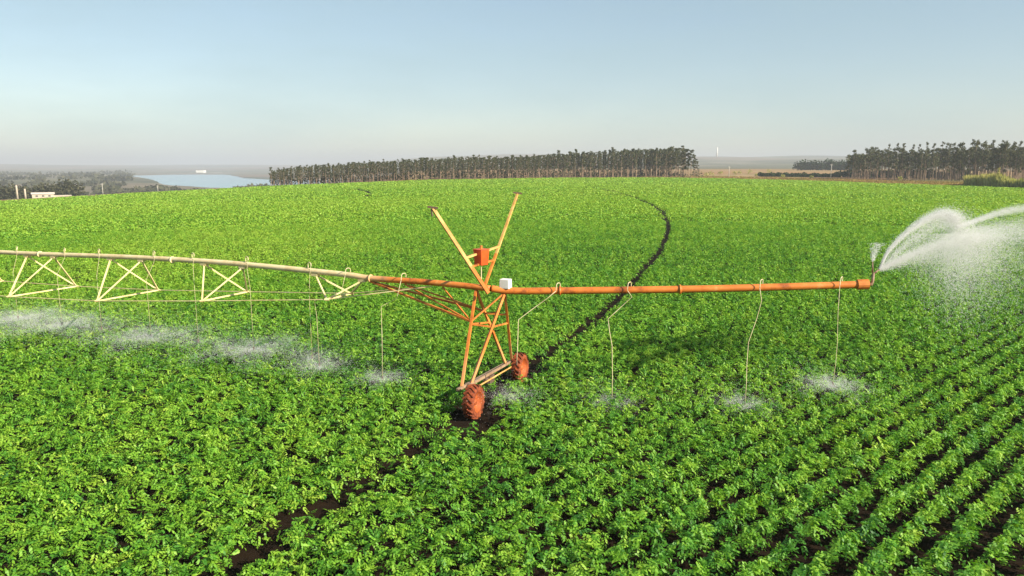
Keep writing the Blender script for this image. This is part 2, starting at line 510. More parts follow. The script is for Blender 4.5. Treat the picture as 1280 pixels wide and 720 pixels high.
def quads(c, yaw, pitch, roll, L, W, fold, droop):
    ca, sa, cp, sp = np.cos(yaw), np.sin(yaw), np.cos(pitch), np.sin(pitch)
    a = np.stack([ca * cp, sa * cp, sp], -1)
    s = np.stack([-sa, ca, np.zeros_like(sa)], -1)
    n = np.cross(a, s)
    s2 = s * np.cos(roll)[:, None] + n * np.sin(roll)[:, None]
    n2 = np.cross(a, s2)
    L, W = L[:, None], W[:, None]
    base = c - a * L * 0.5
    tip = c + a * L * 0.5 - n2 * (droop[:, None] * L)
    le = c + s2 * W * 0.5 + n2 * (fold[:, None] * W) - a * L * 0.05
    ri = c - s2 * W * 0.5 + n2 * (fold[:, None] * W) - a * L * 0.05
    return np.stack([base, ri, tip, le], 1).reshape(-1, 3)

crop_v, crop_t = [], []
def crop_leaves(px, py, per, R, H, L, tint0, spread=1.0, grp=1):
    """px,py plant feet; per leaves each; R,H arrays of plant radius and height"""
    n = len(px)
    per_c = max(per // grp, 1)
    idx = np.repeat(np.arange(n), per_c)
    m = len(idx)
    u = np.sqrt(rng.random(m)); ph = rng.random(m) * 2 * np.pi
    rr = u * R[idx]
    top = H[idx] * (1 - 0.80 * (u * np.sin(ph)) ** 2 - 0.20 * (u * np.cos(ph)) ** 2) if spread > 1 else H[idx] * (1 - 0.55 * u ** 2)
    z = top * (1 - 0.62 * rng.random(m) ** 1.7)
    al = rr * np.cos(ph) * spread; ac = rr * np.sin(ph)
    x = px[idx] + al * math.sin(ROW_AZ) + ac * math.cos(ROW_AZ); y = py[idx] + al * math.cos(ROW_AZ) - ac * math.sin(ROW_AZ)
    c = np.stack([x, y, height(x, y) + z], -1)
    # outward direction in world terms, leaf axis and its tilt
    out = np.arctan2(al * math.cos(ROW_AZ) - ac * math.sin(ROW_AZ), al * math.sin(ROW_AZ) + ac * math.cos(ROW_AZ))
    yaw = out + rng.normal(0, 0.7, m)
    pitch = rng.normal(0.20, 0.45, m) - 0.45 * u
    roll = rng.normal(0, 0.40, m)
    t = tint0[idx] + rng.normal(0, 0.11, m) + 0.17 * (rng.random(m) < 0.2) * (u < 0.6)
    if grp > 1:
        k = np.tile(np.arange(grp), m)
        rep = lambda q: np.repeat(q, grp, axis=0)
        c, yaw, pitch, roll, t = rep(c), rep(yaw), rep(pitch), rep(roll), rep(t)
        along = (k // 2 + (k == grp - 1) * 0.3) / (grp / 2) - 0.5          # pairs of leaflets and one at the tip
        side = np.where(k == grp - 1, 0.0, np.where(k % 2 == 0, 1.0, -1.0))
        a = np.stack([np.cos(yaw) * np.cos(pitch), np.sin(yaw) * np.cos(pitch), np.sin(pitch)], -1)
        sd = np.stack([-np.sin(yaw), np.cos(yaw), np.clip(roll, -0.9, 0.9) * 0.6], -1)
        c = c + a * (along * L * (2.1 if grp == 7 else 1.5))[:, None] + sd * (side * L * 0.42)[:, None]
        c[:, 2] -= 0.35 * L * (along + 0.5) ** 2
        yaw = yaw + side * 0.85 + rng.normal(0, 0.12, len(yaw))
        pitch = pitch * np.where(side == 0, 1, 0.6) + rng.normal(-0.08, 0.16, len(pitch))
        roll = roll + side * 0.15 + rng.normal(0, 0.14, len(roll))
        t = t + rng.normal(0, 0.05, len(t))
    m = len(c)
    Ls = L * rng.uniform(0.75, 1.25, m); Ws = Ls * rng.uniform(0.42, 0.64, m)
    crop_v.append(quads(c, yaw, pitch, roll, Ls, Ws, rng.uniform(-0.05, 0.2, m), rng.uniform(0.0, 0.22, m)))
    crop_t.append(np.clip(t, 0, 1))

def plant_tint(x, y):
    return 0.33 + 0.22 * vnoise(x, y, 0.6, 3) + 0.14 * (vnoise(x, y, 6, 4) - 0.3) + 0.16 * (vnoise(x, y, 35, 5) - 0.4) + rng.normal(0, 0.10, len(x)) + 0.34 * sstep(50, 170, np.hypot(x, y)) + 0.32 * np.exp(-((x + 32) / 22) ** 2 - ((y - 75) / 40) ** 2)  # last term paints a warm light glow into the leaf tint at left

# how open the rows are: nearly closed on the left, open ridges towards the lower right
def openness(x, y):
    return (0.72 + 0.28 * sstep(-3.0, 6.5, x - 0.12 * (y - 15)))

WHEELS = [on_z(592, 502, 0.575), on_z(650, 459, 0.575)]
def build_crop():
    def clear(x, y, w):
        keep = (dist_to(track1, x, y) > w * (0.95 + 0.15 * vnoise(x, y, 1.2, 9))) & (dist_to(track2 * [1, 0.2], x, y * 0.2) > 0.75)
        edge = np.hypot(x, y) < field_edge(np.arctan2(x, y)) - 0.5
        for q in WHEELS:
            lx = (x - q[0]) * math.sin(0.42) + (y - q[1]) * math.cos(0.42); ly = (x - q[0]) * math.cos(0.42) - (y - q[1]) * math.sin(0.42)
            keep &= ~((np.abs(lx) < 1.0) & (ly > -0.75) & (ly < 0.75))
        keep &= ~((np.hypot(x - WHEELS[0][0] - 0.1, y - WHEELS[0][1] + 1.2) < 0.75))
        k = keep & edge
        return x[k], y[k]
    # near plants on their rows
    for d0, d1, per, L in ((12, 24, 140, 0.092), (24, 36, 119, 0.094), (36, 60, 80, 0.112), (60, 110, 42, 0.145)):
        x, y = row_plants(d0, d1, step=0.28 if d0 < 60 else 0.40)
        x, y = clear(x, y, 0.29 if d0 < 30 else 0.36)
        op = openness(x, y)
        gap = vnoise(x, y, 1.1, 11)
        k = rng.random(len(x)) > 0.02 + 0.14 * op * (gap > 0.66)
        x, y, op = x[k], y[k], op[k]
        hv = 0.70 + 0.28 * vnoise(x, y, 0.6, 12) + 0.32 * rng.random(len(x)) ** 1.3
        R = (0.305 - 0.085 * op) * (0.72 + 0.6 * rng.random(len(x)))
        H = (0.56 + 0.10 * op) * hv
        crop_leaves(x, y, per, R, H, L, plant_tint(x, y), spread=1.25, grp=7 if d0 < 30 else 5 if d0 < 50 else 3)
    for d0, d1, dens, per, R0, H0, L in ((110, 200, 1.5, 13, 0.7, 0.5, 0.34), (200, 330, 0.55, 9, 1.1, 0.5, 0.55), (330, 560, 0.22, 7, 1.7, 0.5, 0.9)):
        x, y = scatter_view(d0, d1, dens * 1.25, 0.08)
        x, y = clear(x, y, 0.38 + R0 * (0.15 if d0 < 100 else 0.5))
        hv = 0.75 + 0.5 * vnoise(x, y, 1.6, 13)
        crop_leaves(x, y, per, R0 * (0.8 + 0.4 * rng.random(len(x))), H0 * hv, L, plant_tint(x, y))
    v = np.concatenate(crop_v); t = np.concatenate(crop_t)
    f = np.arange(len(v), dtype=np.int32).reshape(-1, 4)
    me = raw_mesh('potato_crop', v, f)
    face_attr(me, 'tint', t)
    print('crop leaves', len(f))
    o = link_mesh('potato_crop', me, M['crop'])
    tag(o, 'bright green leafy potato crop covering the whole field in rows', 'crop', kind='stuff')
build_crop()
crop_v.clear(); crop_t.clear()

# ---------------------------------------------------------------- trees
def clump_cards(clumps, per, size, seed):
    r = np.random.default_rng(seed)
    cs = []
    for (c, rx, rz) in clumps:
        u = r.normal(size=(per, 3)); u /= np.linalg.norm(u, axis=1)[:, None]
        u *= (r.random((per, 1)) ** 0.5)
        cs.append(np.array(c) + u * np.array([rx, rx, rz]))
    c = np.concatenate(cs); m = len(c)
    L = size * r.uniform(0.6, 1.4, m)
    v = quads(c, r.random(m) * 6.283, r.normal(-0.2, 0.6, m), r.normal(0, 0.8, m), L, L * r.uniform(0.45, 0.8, m), r.uniform(0, 0.2, m), r.uniform(0, 0.2, m))
    t = np.clip(r.normal(0.5, 0.25, m), 0, 1)
    return v, t

def tree_meshes(seed, H=20.0, clear_frac=0.55, crown_r=1.7, nclump=9, per=42, card=0.75, lean=0.0):
    """(trunk mesh, crown mesh) of a eucalypt of height H standing at the origin"""
    r = np.random.default_rng(seed)
    b = MB()
    bx, by = r.normal(0, 0.25, 2)
    n = 8
    pts = [(bx * math.sin(i / n * 2.2) + lean * (i / n) ** 2, by * math.sin(i / n * 1.9), H * 0.97 * i / n) for i in range(n + 1)]
    b.tube(pts, [0.20 * (1 - 0.85 * i / n) + 0.03 for i in range(n + 1)], 6)
    clumps = []
    for k in range(nclump):
        f = clear_frac + (1 - clear_frac) * (k + r.random()) / nclump
        base = np.array([np.interp(f, np.linspace(0, 1, n + 1), [p[q] for p in pts]) for q in range(3)])
        a = r.random() * 6.283
        reach = crown_r * r.uniform(0.35, 1.0) * (1.1 - 0.6 * (f - clear_frac) / (1 - clear_frac))
        tip = base + np.array([math.cos(a) * reach, math.sin(a) * reach, reach * r.uniform(0.5, 1.0)])
        b.tube([base, (base + tip) / 2 + np.array([0, 0, -0.1]), tip], [0.07, 0.05, 0.02], 4)
        clumps.append((tip, crown_r * r.uniform(0.35, 0.6), crown_r * r.uniform(0.28, 0.5)))
    top = np.array(pts[-1]); clumps.append((top, crown_r * 0.5, crown_r * 0.45))
    trunk = bpy.data.meshes.new('trunk'); trunk.from_pydata(b.v, [], b.f); trunk.materials.append(M['bark'])
    v, t = clump_cards(clumps, per, card, seed + 100)
    crown = raw_mesh('crown', v, np.arange(len(v)).reshape(-1, 4)); face_attr(crown, 'tint', t)
    crown.materials.append(M['eucalypt'])
    return trunk, crown

TALL = [tree_meshes(s, 20, 0.22 + 0.07 * (s % 4), 1.5 + 0.25 * (s % 3), 13, 66, 0.58, 0.5 * (s % 3 - 1)) for s in range(8)]
GROVE = [tree_meshes(40 + s, 18, 0.25 + 0.09 * (s % 4), 2.0 + 0.3 * (s % 3), 12, 56, 0.62, 0.6 * (s % 3 - 1)) for s in range(7)]
EMERG = [tree_meshes(60 + s, 24, 0.62, 1.8, 7, 34, 0.7, 0.8 * (s % 3 - 1)) for s in range(4)]

def put_tree(name, pair, loc, s, rz, label, cat, group, sx=1.0):
    e = empty(name, loc); e.rotation_euler.z = rz; e.scale = (s * sx, s * sx, s)
    tag(e, label, cat, group)
    for nm, me in zip(('trunk', 'crown'), pair):
        o = bpy.data.objects.new(nm, me); col.objects.link(o); o.parent = e
    return e

# plantation behind the field: foot pixel, distance and height of its front line
PL_PX = [340, 385, 450, 560, 650, 720, 800, 858]
PL_D = [485, 482, 480, 478, 495, 525, 560, 565]
PL_TOP = [212, 207, 202.5, 197, 194.5, 190.5, 186, 184.5]
def pos_at(px, D):
    az = math.atan((px - 640) / FPX)
    x, y = D * math.sin(az), D * math.cos(az)
    return np.array([x, y, float(height(x, y))])
def top_z(px, py, P):
    r = ray(px, py); return HCAM + r[2] * (np.hypot(P[0], P[1]) / np.hypot(r[0], r[1]))
r2 = np.random.default_rng(21)
NT = 64
for row in range(3):
    for i in range(NT):
        px = 340 + (858 - 340) * (i + 0.33 * row + r2.uniform(-0.55, 0.55)) / NT
        if px > 866: continue
        P = pos_at(px, np.interp(px, PL_PX, PL_D) + row * 5 + r2.uniform(-1.5, 1.5))
        zt = top_z(px, np.interp(px, PL_PX, PL_TOP) + r2.normal(0.8, 2.2), P)
        h = max(zt - P[2], 6)
        s = h / 20.3
        put_tree('eucalyptus_tree', TALL[int(r2.integers(8))], (P[0], P[1], P[2] - 0.1), s, r2.uniform(0, 6.28),
                 'tall slender eucalyptus in the dense plantation behind the field, pale bare trunk and high crown', 'tree', 'eucalyptus trees of the plantation behind the field', 1 / max(s, 0.6) ** 0.4)

def bush_mass(name, spots, card, per, mat, label, cat, kind=None, group=None, seed=5):
    """spots: (x, y, z, radius, height)"""
    base = np.array(spots[0][:3])
    cl = [((x, y, z + h * 0.5), r, h * 0.55) for x, y, z, r, h in spots]
    v, t = clump_cards(cl, per, card, seed)
    me = raw_mesh(name, v - base, np.arange(len(v)).reshape(-1, 4)); face_attr(me, 'tint', t)
    o = link_mesh(name, me, mat); o.location = base
    return tag(o, label, cat, group, kind)

def line_spots(px0, px1, D, n, r, h, seed):
    g = np.random.default_rng(seed); out = []
    for i in range(n):
        px = px0 + (px1 - px0) * (i + g.uniform(0, 1)) / n
        P = pos_at(px, (np.interp(px, PL_PX, PL_D) + 14 if D == 512 else D) + g.uniform(-4, 4)); out.append((P[0], P[1], P[2], r * g.uniform(0.7, 1.3), h * g.uniform(0.7, 1.2)))
    return out
for px, ty in ((856, 186), (859, 190), (861, 187), (864, 193), (866, 198), (869, 201), (341, 217), (345, 214), (349, 215)):
    P = pos_at(px, (566 if px > 800 else 486) + r2.uniform(-5, 5)); h = max(top_z(px, ty, P) - P[2], 4)
    put_tree('eucalyptus_tree', TALL[int(r2.integers(8))], (P[0], P[1], P[2] - 0.1), h / 20.3, r2.uniform(0, 6.28),
             'shorter eucalyptus at the open end of the plantation behind the field', 'tree', 'short eucalyptus trees at the ends of the plantation', 1.3)

def merged_wood(name, spots, pool, label, kind='stuff'):
    """the depth of a wood beyond its front trees, read as one mass"""
    vs_c, ts, vb, fb = [], [], [], []
    off = 0
    for (x, y, z, s, rz, k) in spots:
        tr, cr = pool[k]
        n = len(cr.vertices); co = np.empty(n * 3, np.float32); cr.vertices.foreach_get('co', co); co = co.reshape(-1, 3)
        t = np.empty(len(cr.polygons), np.float32); cr.attributes['tint'].data.foreach_get('value', t)
        q = np.arange(len(t)) % 2 == 0
        co = co.reshape(-1, 4, 3)[q].reshape(-1, 3); t = t[q]
        R = np.array([[math.cos(rz), -math.sin(rz), 0], [math.sin(rz), math.cos(rz), 0], [0, 0, 1]])
        vs_c.append((co * s) @ R.T + [x, y, z]); ts.append(t)
        n = len(tr.vertices); tv = np.empty(n * 3, np.float32); tr.vertices.foreach_get('co', tv)
        vb.append((tv.reshape(-1, 3) * s) @ R.T + [x, y, z])
        fb += [tuple(i + off for i in p.vertices) for p in tr.polygons]; off += n
    v = np.concatenate(vs_c); me = raw_mesh(name, v, np.arange(len(v)).reshape(-1, 4)); face_attr(me, 'tint', np.concatenate(ts))
    o = link_mesh(name, me, M['eucalypt'])
    tag(o, label, 'wood', kind=kind)
    mt = bpy.data.meshes.new('trunk'); mt.from_pydata([tuple(p) for p in np.concatenate(vb)], [], fb)
    tk = link_mesh('trunk', mt, M['bark'], o); tag(tk, kind='stuff')
    return o

spots = []
for row in range(7):
    for i in range(110):
        px = 342 + (852 - 342) * (i + r2.uniform(0, 1)) / 110
        P = pos_at(px, np.interp(px, PL_PX, PL_D) + 16 + row * 6 + r2.uniform(-2, 2))
        zt = top_z(px, np.interp(px, PL_PX, PL_TOP) + 2.2 + r2.normal(0, 1.6), P)
        spots.append((P[0], P[1], P[2], max(zt - P[2], 6) / 20.3, r2.uniform(0, 6.28), int(r2.integers(8))))
bush_mass('understorey', line_spots(343, 853, 512, 130, 2.6, 5.0, 12), 1.2, 46, M['far_leaf'], 'dark brown undergrowth among the trunks of the plantation', 'undergrowth', kind='stuff', seed=39)
merged_wood('plantation_wood', spots, TALL, 'dark depth of the eucalyptus plantation behind its front row of pale trunks')

# the grove at the right
G_PX = [1050, 1085, 1100, 1180, 1200, 1290]
G_TOP = [190, 188, 187, 187, 182, 181]
for i in range(70):
    px = 1054 + (1300 - 1054) * (i + r2.uniform(-0.4, 0.4)) / 70
    D = 560 + r2.uniform(0, 22) - 40 * (px > 1180)
    P = pos_at(px, D)
    zt = top_z(px, np.interp(px, G_PX, G_TOP) + r2.normal(0.5, 3.0), P)
    s = max(zt - P[2], 6) / 18.3
    put_tree('grove_tree', GROVE[int(r2.integers(7))], (P[0], P[1], P[2] - 0.1), s, r2.uniform(0, 6.28),
             'bushy grey-green eucalyptus in the ragged grove at the right edge of the field', 'tree', 'eucalyptus trees of the right grove')
for i in range(22):
    px = [1078, 1104, 1113, 1121, 1133, 1141, 1150, 1160, 1167, 1175, 1183, 1189, 1204, 1212, 1222, 1232, 1240, 1247, 1256, 1266, 1275, 1284][i]
    P = pos_at(px, 575 + r2.uniform(-4, 8))
    zt = top_z(px, (177 if px < 1195 else 174.5) + r2.normal(0, 1.3) + (9 if px < 1090 else 0), P)
    s = (zt - P[2]) / 24.3
    put_tree('tall_grove_tree', EMERG[i % 4], (P[0], P[1], P[2] - 0.1), s, r2.uniform(0, 6.28),
             'thin eucalyptus whose small tuft of crown stands above the right grove', 'tree', 'thin eucalyptus trees standing above the right grove', 0.85)
spots = []
for i in range(240):
    px = 1056 + 250 * r2.random()
    P = pos_at(px, 585 + 60 * r2.random())
    zt = top_z(px, np.interp(px, G_PX, G_TOP) + 3.5 + abs(r2.normal(0, 3)), P)
    spots.append((P[0], P[1], P[2], max(zt - P[2], 6) / 18.3, r2.uniform(0, 6.28), int(r2.integers(7))))
merged_wood('grove_wood', spots, GROVE, 'dark depth of the right grove behind its front trees')

# ---------------------------------------------------------------- bushes, hedges, reeds, margin grass
bush_mass('hedge', line_spots(945, 1045, 640, 36, 2.8, 3.0, 1) + line_spots(1040, 1205, 640, 60, 3.4, 5.8, 4), 1.6, 110, M['dark_bush'], 'long dark green hedge running in front of the right grove', 'hedge', seed=31)
bush_mass('shrub', line_spots(862, 874, 575, 4, 2.6, 5.5, 2), 0.8, 70, M['eucalypt'], 'low grey-green shrub at the right end of the plantation', 'shrub', seed=32)
bush_mass('far_hedge', line_spots(992, 1062, 1050, 34, 6, 12, 3), 2.8, 110, M['dark_bush'], 'dark distant tree belt left of the right grove, beyond the pale strip', 'tree belt', seed=33)

def blades(n, pxa, pxb, da, db, h, w, mat, name, label, cat, kind='stuff', seed=1, edge_rel=True):
    g = np.random.default_rng(seed)
    px = g.uniform(pxa, pxb, n); az = np.arctan((px - 640) / FPX)
    D = g.uniform(da, db, n) + (field_edge(az) if edge_rel else 0)
    x, y = D * np.sin(az), D * np.cos(az); z = height(x, y)
    hh = h * g.uniform(0.5, 1.2, n) * (0.5 + 0.9 * vnoise(x, y, 9, seed + 50))
    c = np.stack([x, y, z + hh * 0.48], -1)
    v = quads(c, g.random(n) * 6.283, np.pi / 2 + g.normal(0, 0.25, n), g.normal(0, 1.5, n), hh, w * g.uniform(0.6, 1.5, n), np.zeros(n), g.uniform(0, 0.15, n))
    me = raw_mesh(name, v, np.arange(len(v)).reshape(-1, 4)); face_attr(me, 'tint', np.clip(0.25 + 0.5 * vnoise(x, y, 14, seed + 60) + g.normal(0, 0.15, n), 0, 1))
    o = link_mesh(name, me, mat)
    return tag(o, label, cat, kind=kind)
blades(16000, 800, 1330, 2, 95, 0.8, 0.55, M['dry_grass'], 'dry_grass', 'tan and brown dry grass strip between the crop and the right grove', 'grass', seed=3)
blades(2500, 480, 850, 1, 8, 0.7, 0.5, M['dry_grass'], 'verge_grass', 'thin dry grass verge at the foot of the plantation', 'grass', seed=4)
blades(9000, 1200, 1340, 1, 22, 4.7, 0.6, M['reed'], 'reed_bed', 'tall yellow-green reeds at the right edge of the field', 'reeds', seed=6)
for j, (px, lab) in enumerate(((1241, 'single tall dry plume rising out of the reed bed'),)):
    P = pos_at(px, float(field_edge(math.atan((px - 640) / FPX))) + 5)
    v, t = clump_cards([((0, 0, 1 + 0.75 * k), 0.55, 0.9) for k in range(11)], 26, 0.7, 77)
    me = raw_mesh('reed_plume', v, np.arange(len(v)).reshape(-1, 4)); face_attr(me, 'tint', np.clip(t + 0.35, 0, 1))
    tag(link_mesh('reed_plume', me, M['reed']), lab, 'reed').location = P

# dark trees and the low building at the far left
spots = line_spots(2, 104, 640, 24, 4.6, 12.5, 8)
bush_mass('valley_copse', spots, 2.0, 160, M['far_leaf'], 'dark brown-green copse behind the pale building at the left edge', 'copse', kind='stuff', seed=36)
g8 = np.random.default_rng(88)
spots = []
for i in range(190):
    px = g8.uniform(-60, 345); D = g8.choice([1150, 1500, 1900, 2500, 3300]) + g8.normal(0, 70)
    if px > 165 + 60 * (D < 1400) and D > 1300: continue
    P = pos_at(px, D)
    k = D / 1500
    spots.append((P[0], P[1], P[2], 20 * k * g8.uniform(0.5, 1.4), 6.5 * k * g8.uniform(0.6, 1.3)))
bush_mass('valley_woods', spots, 8.5, 60, M['far_leaf'], 'grey-green belts of far woodland in the valley at the left', 'woodland', kind='stuff', seed=37)

def building():
    P = pos_at(58, 520); P[2] = top_z(58, 246.5, P)
    e = empty('farm_building', P)
    tag(e, 'low pale cream farm building with sheet roof at the left edge beyond the crop', 'building')
    az = math.atan((58 - 640) / FPX)
    X = Vector((math.cos(az), -math.sin(az), 0)); Yd = Vector((math.sin(az), math.cos(az), 0)); Z = Vector((0, 0, 1))
    o = Vector(P)
    MB().box(o + Z * 0.4, X * 5.5, Yd * 4, Z * 1.6).build('wall', M['plaster'], e)
    rf = MB()
    for s in (-1, 1):
        rf.add([o + Z * 1.98 + X * -6 + Yd * 4.4 * s, o + Z * 1.98 + X * 6 + Yd * 4.4 * s, o + Z * 2.9 + X * 6, o + Z * 2.9 + X * -6], [(0, 1, 2, 3)])
    for s in (-1, 1):
        rf.add([o + Z * 1.96 + X * 5.45 * s + Yd * 4.0, o + Z * 1.96 + X * 5.45 * s - Yd * 4.0, o + Z * 2.82 + X * 5.45 * s], [(0, 1, 2)])
    rf.build('roof', M['roof'], e)
    MB().box(o + Z * 0.1 + X * 10 + Yd * 0.5, X * 4.6, Yd * 3, Z * 0.95).build('annex', M['plaster'], e)
    for k in (-3.2, 0, 3.2):
        MB().box(o + Z * 0.9 + X * k - Yd * 4.01, X * 0.6, Yd * 0.04, Z * 0.4).build('window', M['window'], e)
building()
for px, py0, lab in ((26, 231.5, 'taller of the two pale pillars beside the low building'), (36, 236, 'shorter of the two pale pillars beside the low building')):
    P = pos_at(px, 505); h = top_z(px, py0, P) - P[2]
    m = MB(); m.tube([P + [0, 0, -0.2], P + [0, 0, h]], [0.55, 0.46], 10)
    e = empty('pillar', P); tag(e, lab, 'pillar')
    m.build('shaft', M['plaster'], e, True)
    MB().lathe(P + np.array([0, 0, h]), (0, 0, 1), [(-0.25, 0.66), (0.12, 0.66), (0.14, 0.0)], 10).build('cap', M['roof'], e)

def utility_pole(px, ytop, D, lab):
    P = pos_at(px, D); h = top_z(px, ytop, P) - P[2]
    e = empty('utility_pole', P); tag(e, lab, 'utility pole', 'utility poles beyond the field')
    MB().tube([P, P + [0, 0, h]], [0.26, 0.18], 8).build('post', M['pole'], e, True)
    MB().box(P + [0, 0, h - 0.7], (1.1, 0, 0), (0, 0.08, 0), (0, 0, 0.09)).build('crossarm', M['pole'], e)
    for k in (-0.9, 0, 0.9):
        MB().tube([P + [k, 0, h - 0.6], P + [k, 0, h - 0.3]], 0.07, 6).build('insulator', M['plaster'], e)
bush_mass('roadside_bushes', [(*pos_at(px, D), 2.2 * k, 3.0 * k) for px, D, k in ((880, 640, 1), (886, 660, 1.3), (897, 720, 1.1), (915, 700, 1.4), (921, 735, 1.2), (933, 760, 1.5), (948, 700, 1.0), (957, 780, 1.4), (942, 655, 0.8), (1010, 585, 0.7), (975, 600, 0.8), (1120, 560, 0.8))], 1.0, 70, M['reed'], 'scattered olive bushes in the tan strip between plantation and right grove', 'bushes', kind='stuff', seed=41)
utility_pole(908, 208, 590, 'pale utility pole in the tan strip right of the plantation')
utility_pole(1034, 205, 600, 'grey utility pole in front of the hedge left of the right grove')
utility_pole(132.5, 229, 620, 'slim grey utility pole left of the lake')
utility_pole(201, 231.5, 640, 'short slim utility pole below the near shore of the lake')

def far_tower():
    P = pos_at(892, 5200); h = top_z(892, 184, P) - P[2]
    e = empty('chimney_stack', P); tag(e, 'white chimney stack on the skyline right of the plantation', 'chimney')
    MB().tube([P, P + [0, 0, h]], [7, 4.5], 12).build('shaft', M['white'], e, True)
    MB().lathe(P + np.array([0, 0, h]), (0, 0, 1), [(-3, 6), (0, 6), (0.2, 0)], 12).build('rim', M['white'], e)
    P2 = pos_at(898, 5150); h2 = top_z(898, 199, P2) - P2[2]
    e2 = empty('factory_block', P2); tag(e2, 'small white factory block beside the far chimney stack', 'building')
    MB().box(P2 + [0, 0, h2 / 2], (16, 0, 0), (0, 14, 0), (0, 0, h2 / 2)).build('wall', M['white'], e2)
    MB().box(P2 + [0, 0, h2 + 1.5], (17, 0, 0), (0, 15, 0), (0, 0, 1.4)).build('roof', M['roof'], e2)
    P3 = pos_at(867, 4800); h3 = top_z(867, 197.5, P3) - P3[2]
    e3 = empty('white_shed', P3); tag(e3, 'tiny white shed on the skyline at the end of the plantation', 'building')
    MB().box(P3 + [0, 0, h3 / 2], (14, 0, 0), (0, 10, 0), (0, 0, h3 / 2)).build('wall', M['white'], e3)
    MB().frustum(P3 + [0, 0, h3 + 2], (15, 0, 0), (0, 11, 0), (0, 0, 2), 0.4).build('roof', M['roof'], e3)
    P4 = pos_at(256, 4150); 
    e4 = empty('lakeside_building', P4); tag(e4, 'white building on the far shore of the lake', 'building')
    z0 = top_z(256, 217.5, P4) - P4[2]; h4 = top_z(256, 213.4, P4) - P4[2]
    MB().box(P4 + [0, 0, (h4 + z0) / 2], (20, 0, 0), (0, 15, 0), (0, 0, (h4 - z0) / 2 + 2)).build('wall', M['white'], e4)
    MB().box(P4 + [62, 0, z0 + 3], (45, 0, 0), (0, 15, 0), (0, 0, 4)).build('wing', M['white'], e4)
far_tower()

# ---------------------------------------------------------------- the irrigation machine
FWc = on_z(592, 502, 0.575); RWc = on_z(650, 459, 0.575)
base = (FWc + RWc) / 2; base[2] = 0
machine = empty('irrigation_machine', base)
tag(machine, 'long orange and cream centre-pivot irrigation machine on two muddy red wheels standing across the crop', 'irrigation machine')

ZT = 26.2
def zk(k): return 28.7 * (1 + 0.09 * k) * (ZT / 26.2)
span_keys = [(613, 360.6, ZT), (540, 353.2, 27.06), (463, 347.8, 28.1), (423, 342.3, zk(0)), (279, 328.3, zk(1)), (157, 321.3, zk(2)), (50, 317.6, zk(3))]
span = [at(*k) for k in span_keys]
dirl = span[-1] - span[-2]; dirl[2] *= 0
step_v = (span[-1] - span[-3]) / 2
for j in range(1, 4):
    q = span[6] + step_v * j; q[2] = span[6][2] - 0.10 * j * j - 0.05 * j
    span.append(q)
boom_keys = [(613, 360.6, ZT), (640, 363.6, 26.15), (700, 363.4, 26.0), (850, 361.6, 25.55), (953, 359.3, 25.2), (1083, 355.4, 24.8)]
boom = [at(*k) for k in boom_keys]

def smooth3(P, n=10):
    P = [Vector(p) for p in P]; out = []
    for i in range(len(P) - 1):
        p0, p1, p2, p3 = P[max(i - 1, 0)], P[i], P[i + 1], P[min(i + 2, len(P) - 1)]
        for t in np.linspace(0, 1, n, endpoint=False):
            t = float(t)
            out.append(0.5 * ((2 * p1) + (p2 - p0) * t + (2 * p0 - 5 * p1 + 4 * p2 - p3) * t * t + (3 * p1 - p0 - 3 * p2 + p3) * t ** 3))
    out.append(P[-1])
    return out
PR = 0.125
def pipe_part(name, path, flanges, orange_f):
    pr = PR if name == 'overhang_pipe' else 0.112
    m = MB(); m.tube(path, pr, 14)
    for q, d in flanges:
        d = Vector(d).normalized(); q = Vector(q)
        m.tube([q - d * 0.03, q + d * 0.03], pr + 0.04, 14)
    o = m.build(name, M['pipe'], machine, False)
    a = o.data.attributes.new('orange_mix', 'FLOAT', 'POINT')
    a.data.foreach_set('value', np.array([orange_f(v) for v in m.v], np.float32))
    o.data.polygons.foreach_set('use_smooth', np.array([len(p.vertices) == 4 for p in o.data.polygons], bool))
    return o
sp_path = smooth3(span); bm_path = smooth3(boom)
x463 = span[2][0]
pipe_part('span_pipe', sp_path, [(span[2], span[3] - span[2]), (span[4] * 0.5 + span[5] * 0.5, span[5] - span[4]), (span[6], span[6] - span[5])], lambda v: float(sstep(x463 - 1.6, x463 + 1.8, v[0])) * 1.0)
pipe_part('overhang_pipe', bm_path[1:], [(boom[2], boom[3] - boom[2]), (boom[3], boom[4] - boom[3])], lambda v: 1.0)
tipd = Vector(boom[-1] - boom[-2]).normalized()
MB().tube([Vector(boom[-1]) - tipd * 0.3, Vector(boom[-1]) + tipd * 0.06], PR + 0.05, 14).build('end_cap', M['orange'], machine)

# truss: four-legged braces under the pipe, rods joining their feet
def pipe_at_px(px):
    """point of the pipe whose image column is px"""
    best = min(sp_path + bm_path, key=lambda p: abs(640 + FPX * p.x / ((p.y) * CP - (p.z - HCAM) * SP) - px))
    return np.array(best)
pd = span[5] - span[4]; pd[2] = 0; pd /= np.linalg.norm(pd)
pn = np.array([-pd[1], pd[0], 0]);  pn = pn if pn[1] > 0 else -pn
stations = [(span[3], 1.5, 0.90, 1.15), (span[4], 2.5, 1.46, 1.12), (span[5], 3.2, 1.80, 1.05), (span[6], 3.4, 1.88, 1.05), (span[7], 3.2, 1.85, 1.05), (span[8], 2.6, 1.5, 1.05)]
near_pts, far_pts = [], []
def pipe_by_offset(c, off):
    q = np.array(c) + pd * off
    best = min(sp_path, key=lambda p: (p.x - q[0]) ** 2 + (p.y - q[1]) ** 2)
    q[2] = best.z; return q
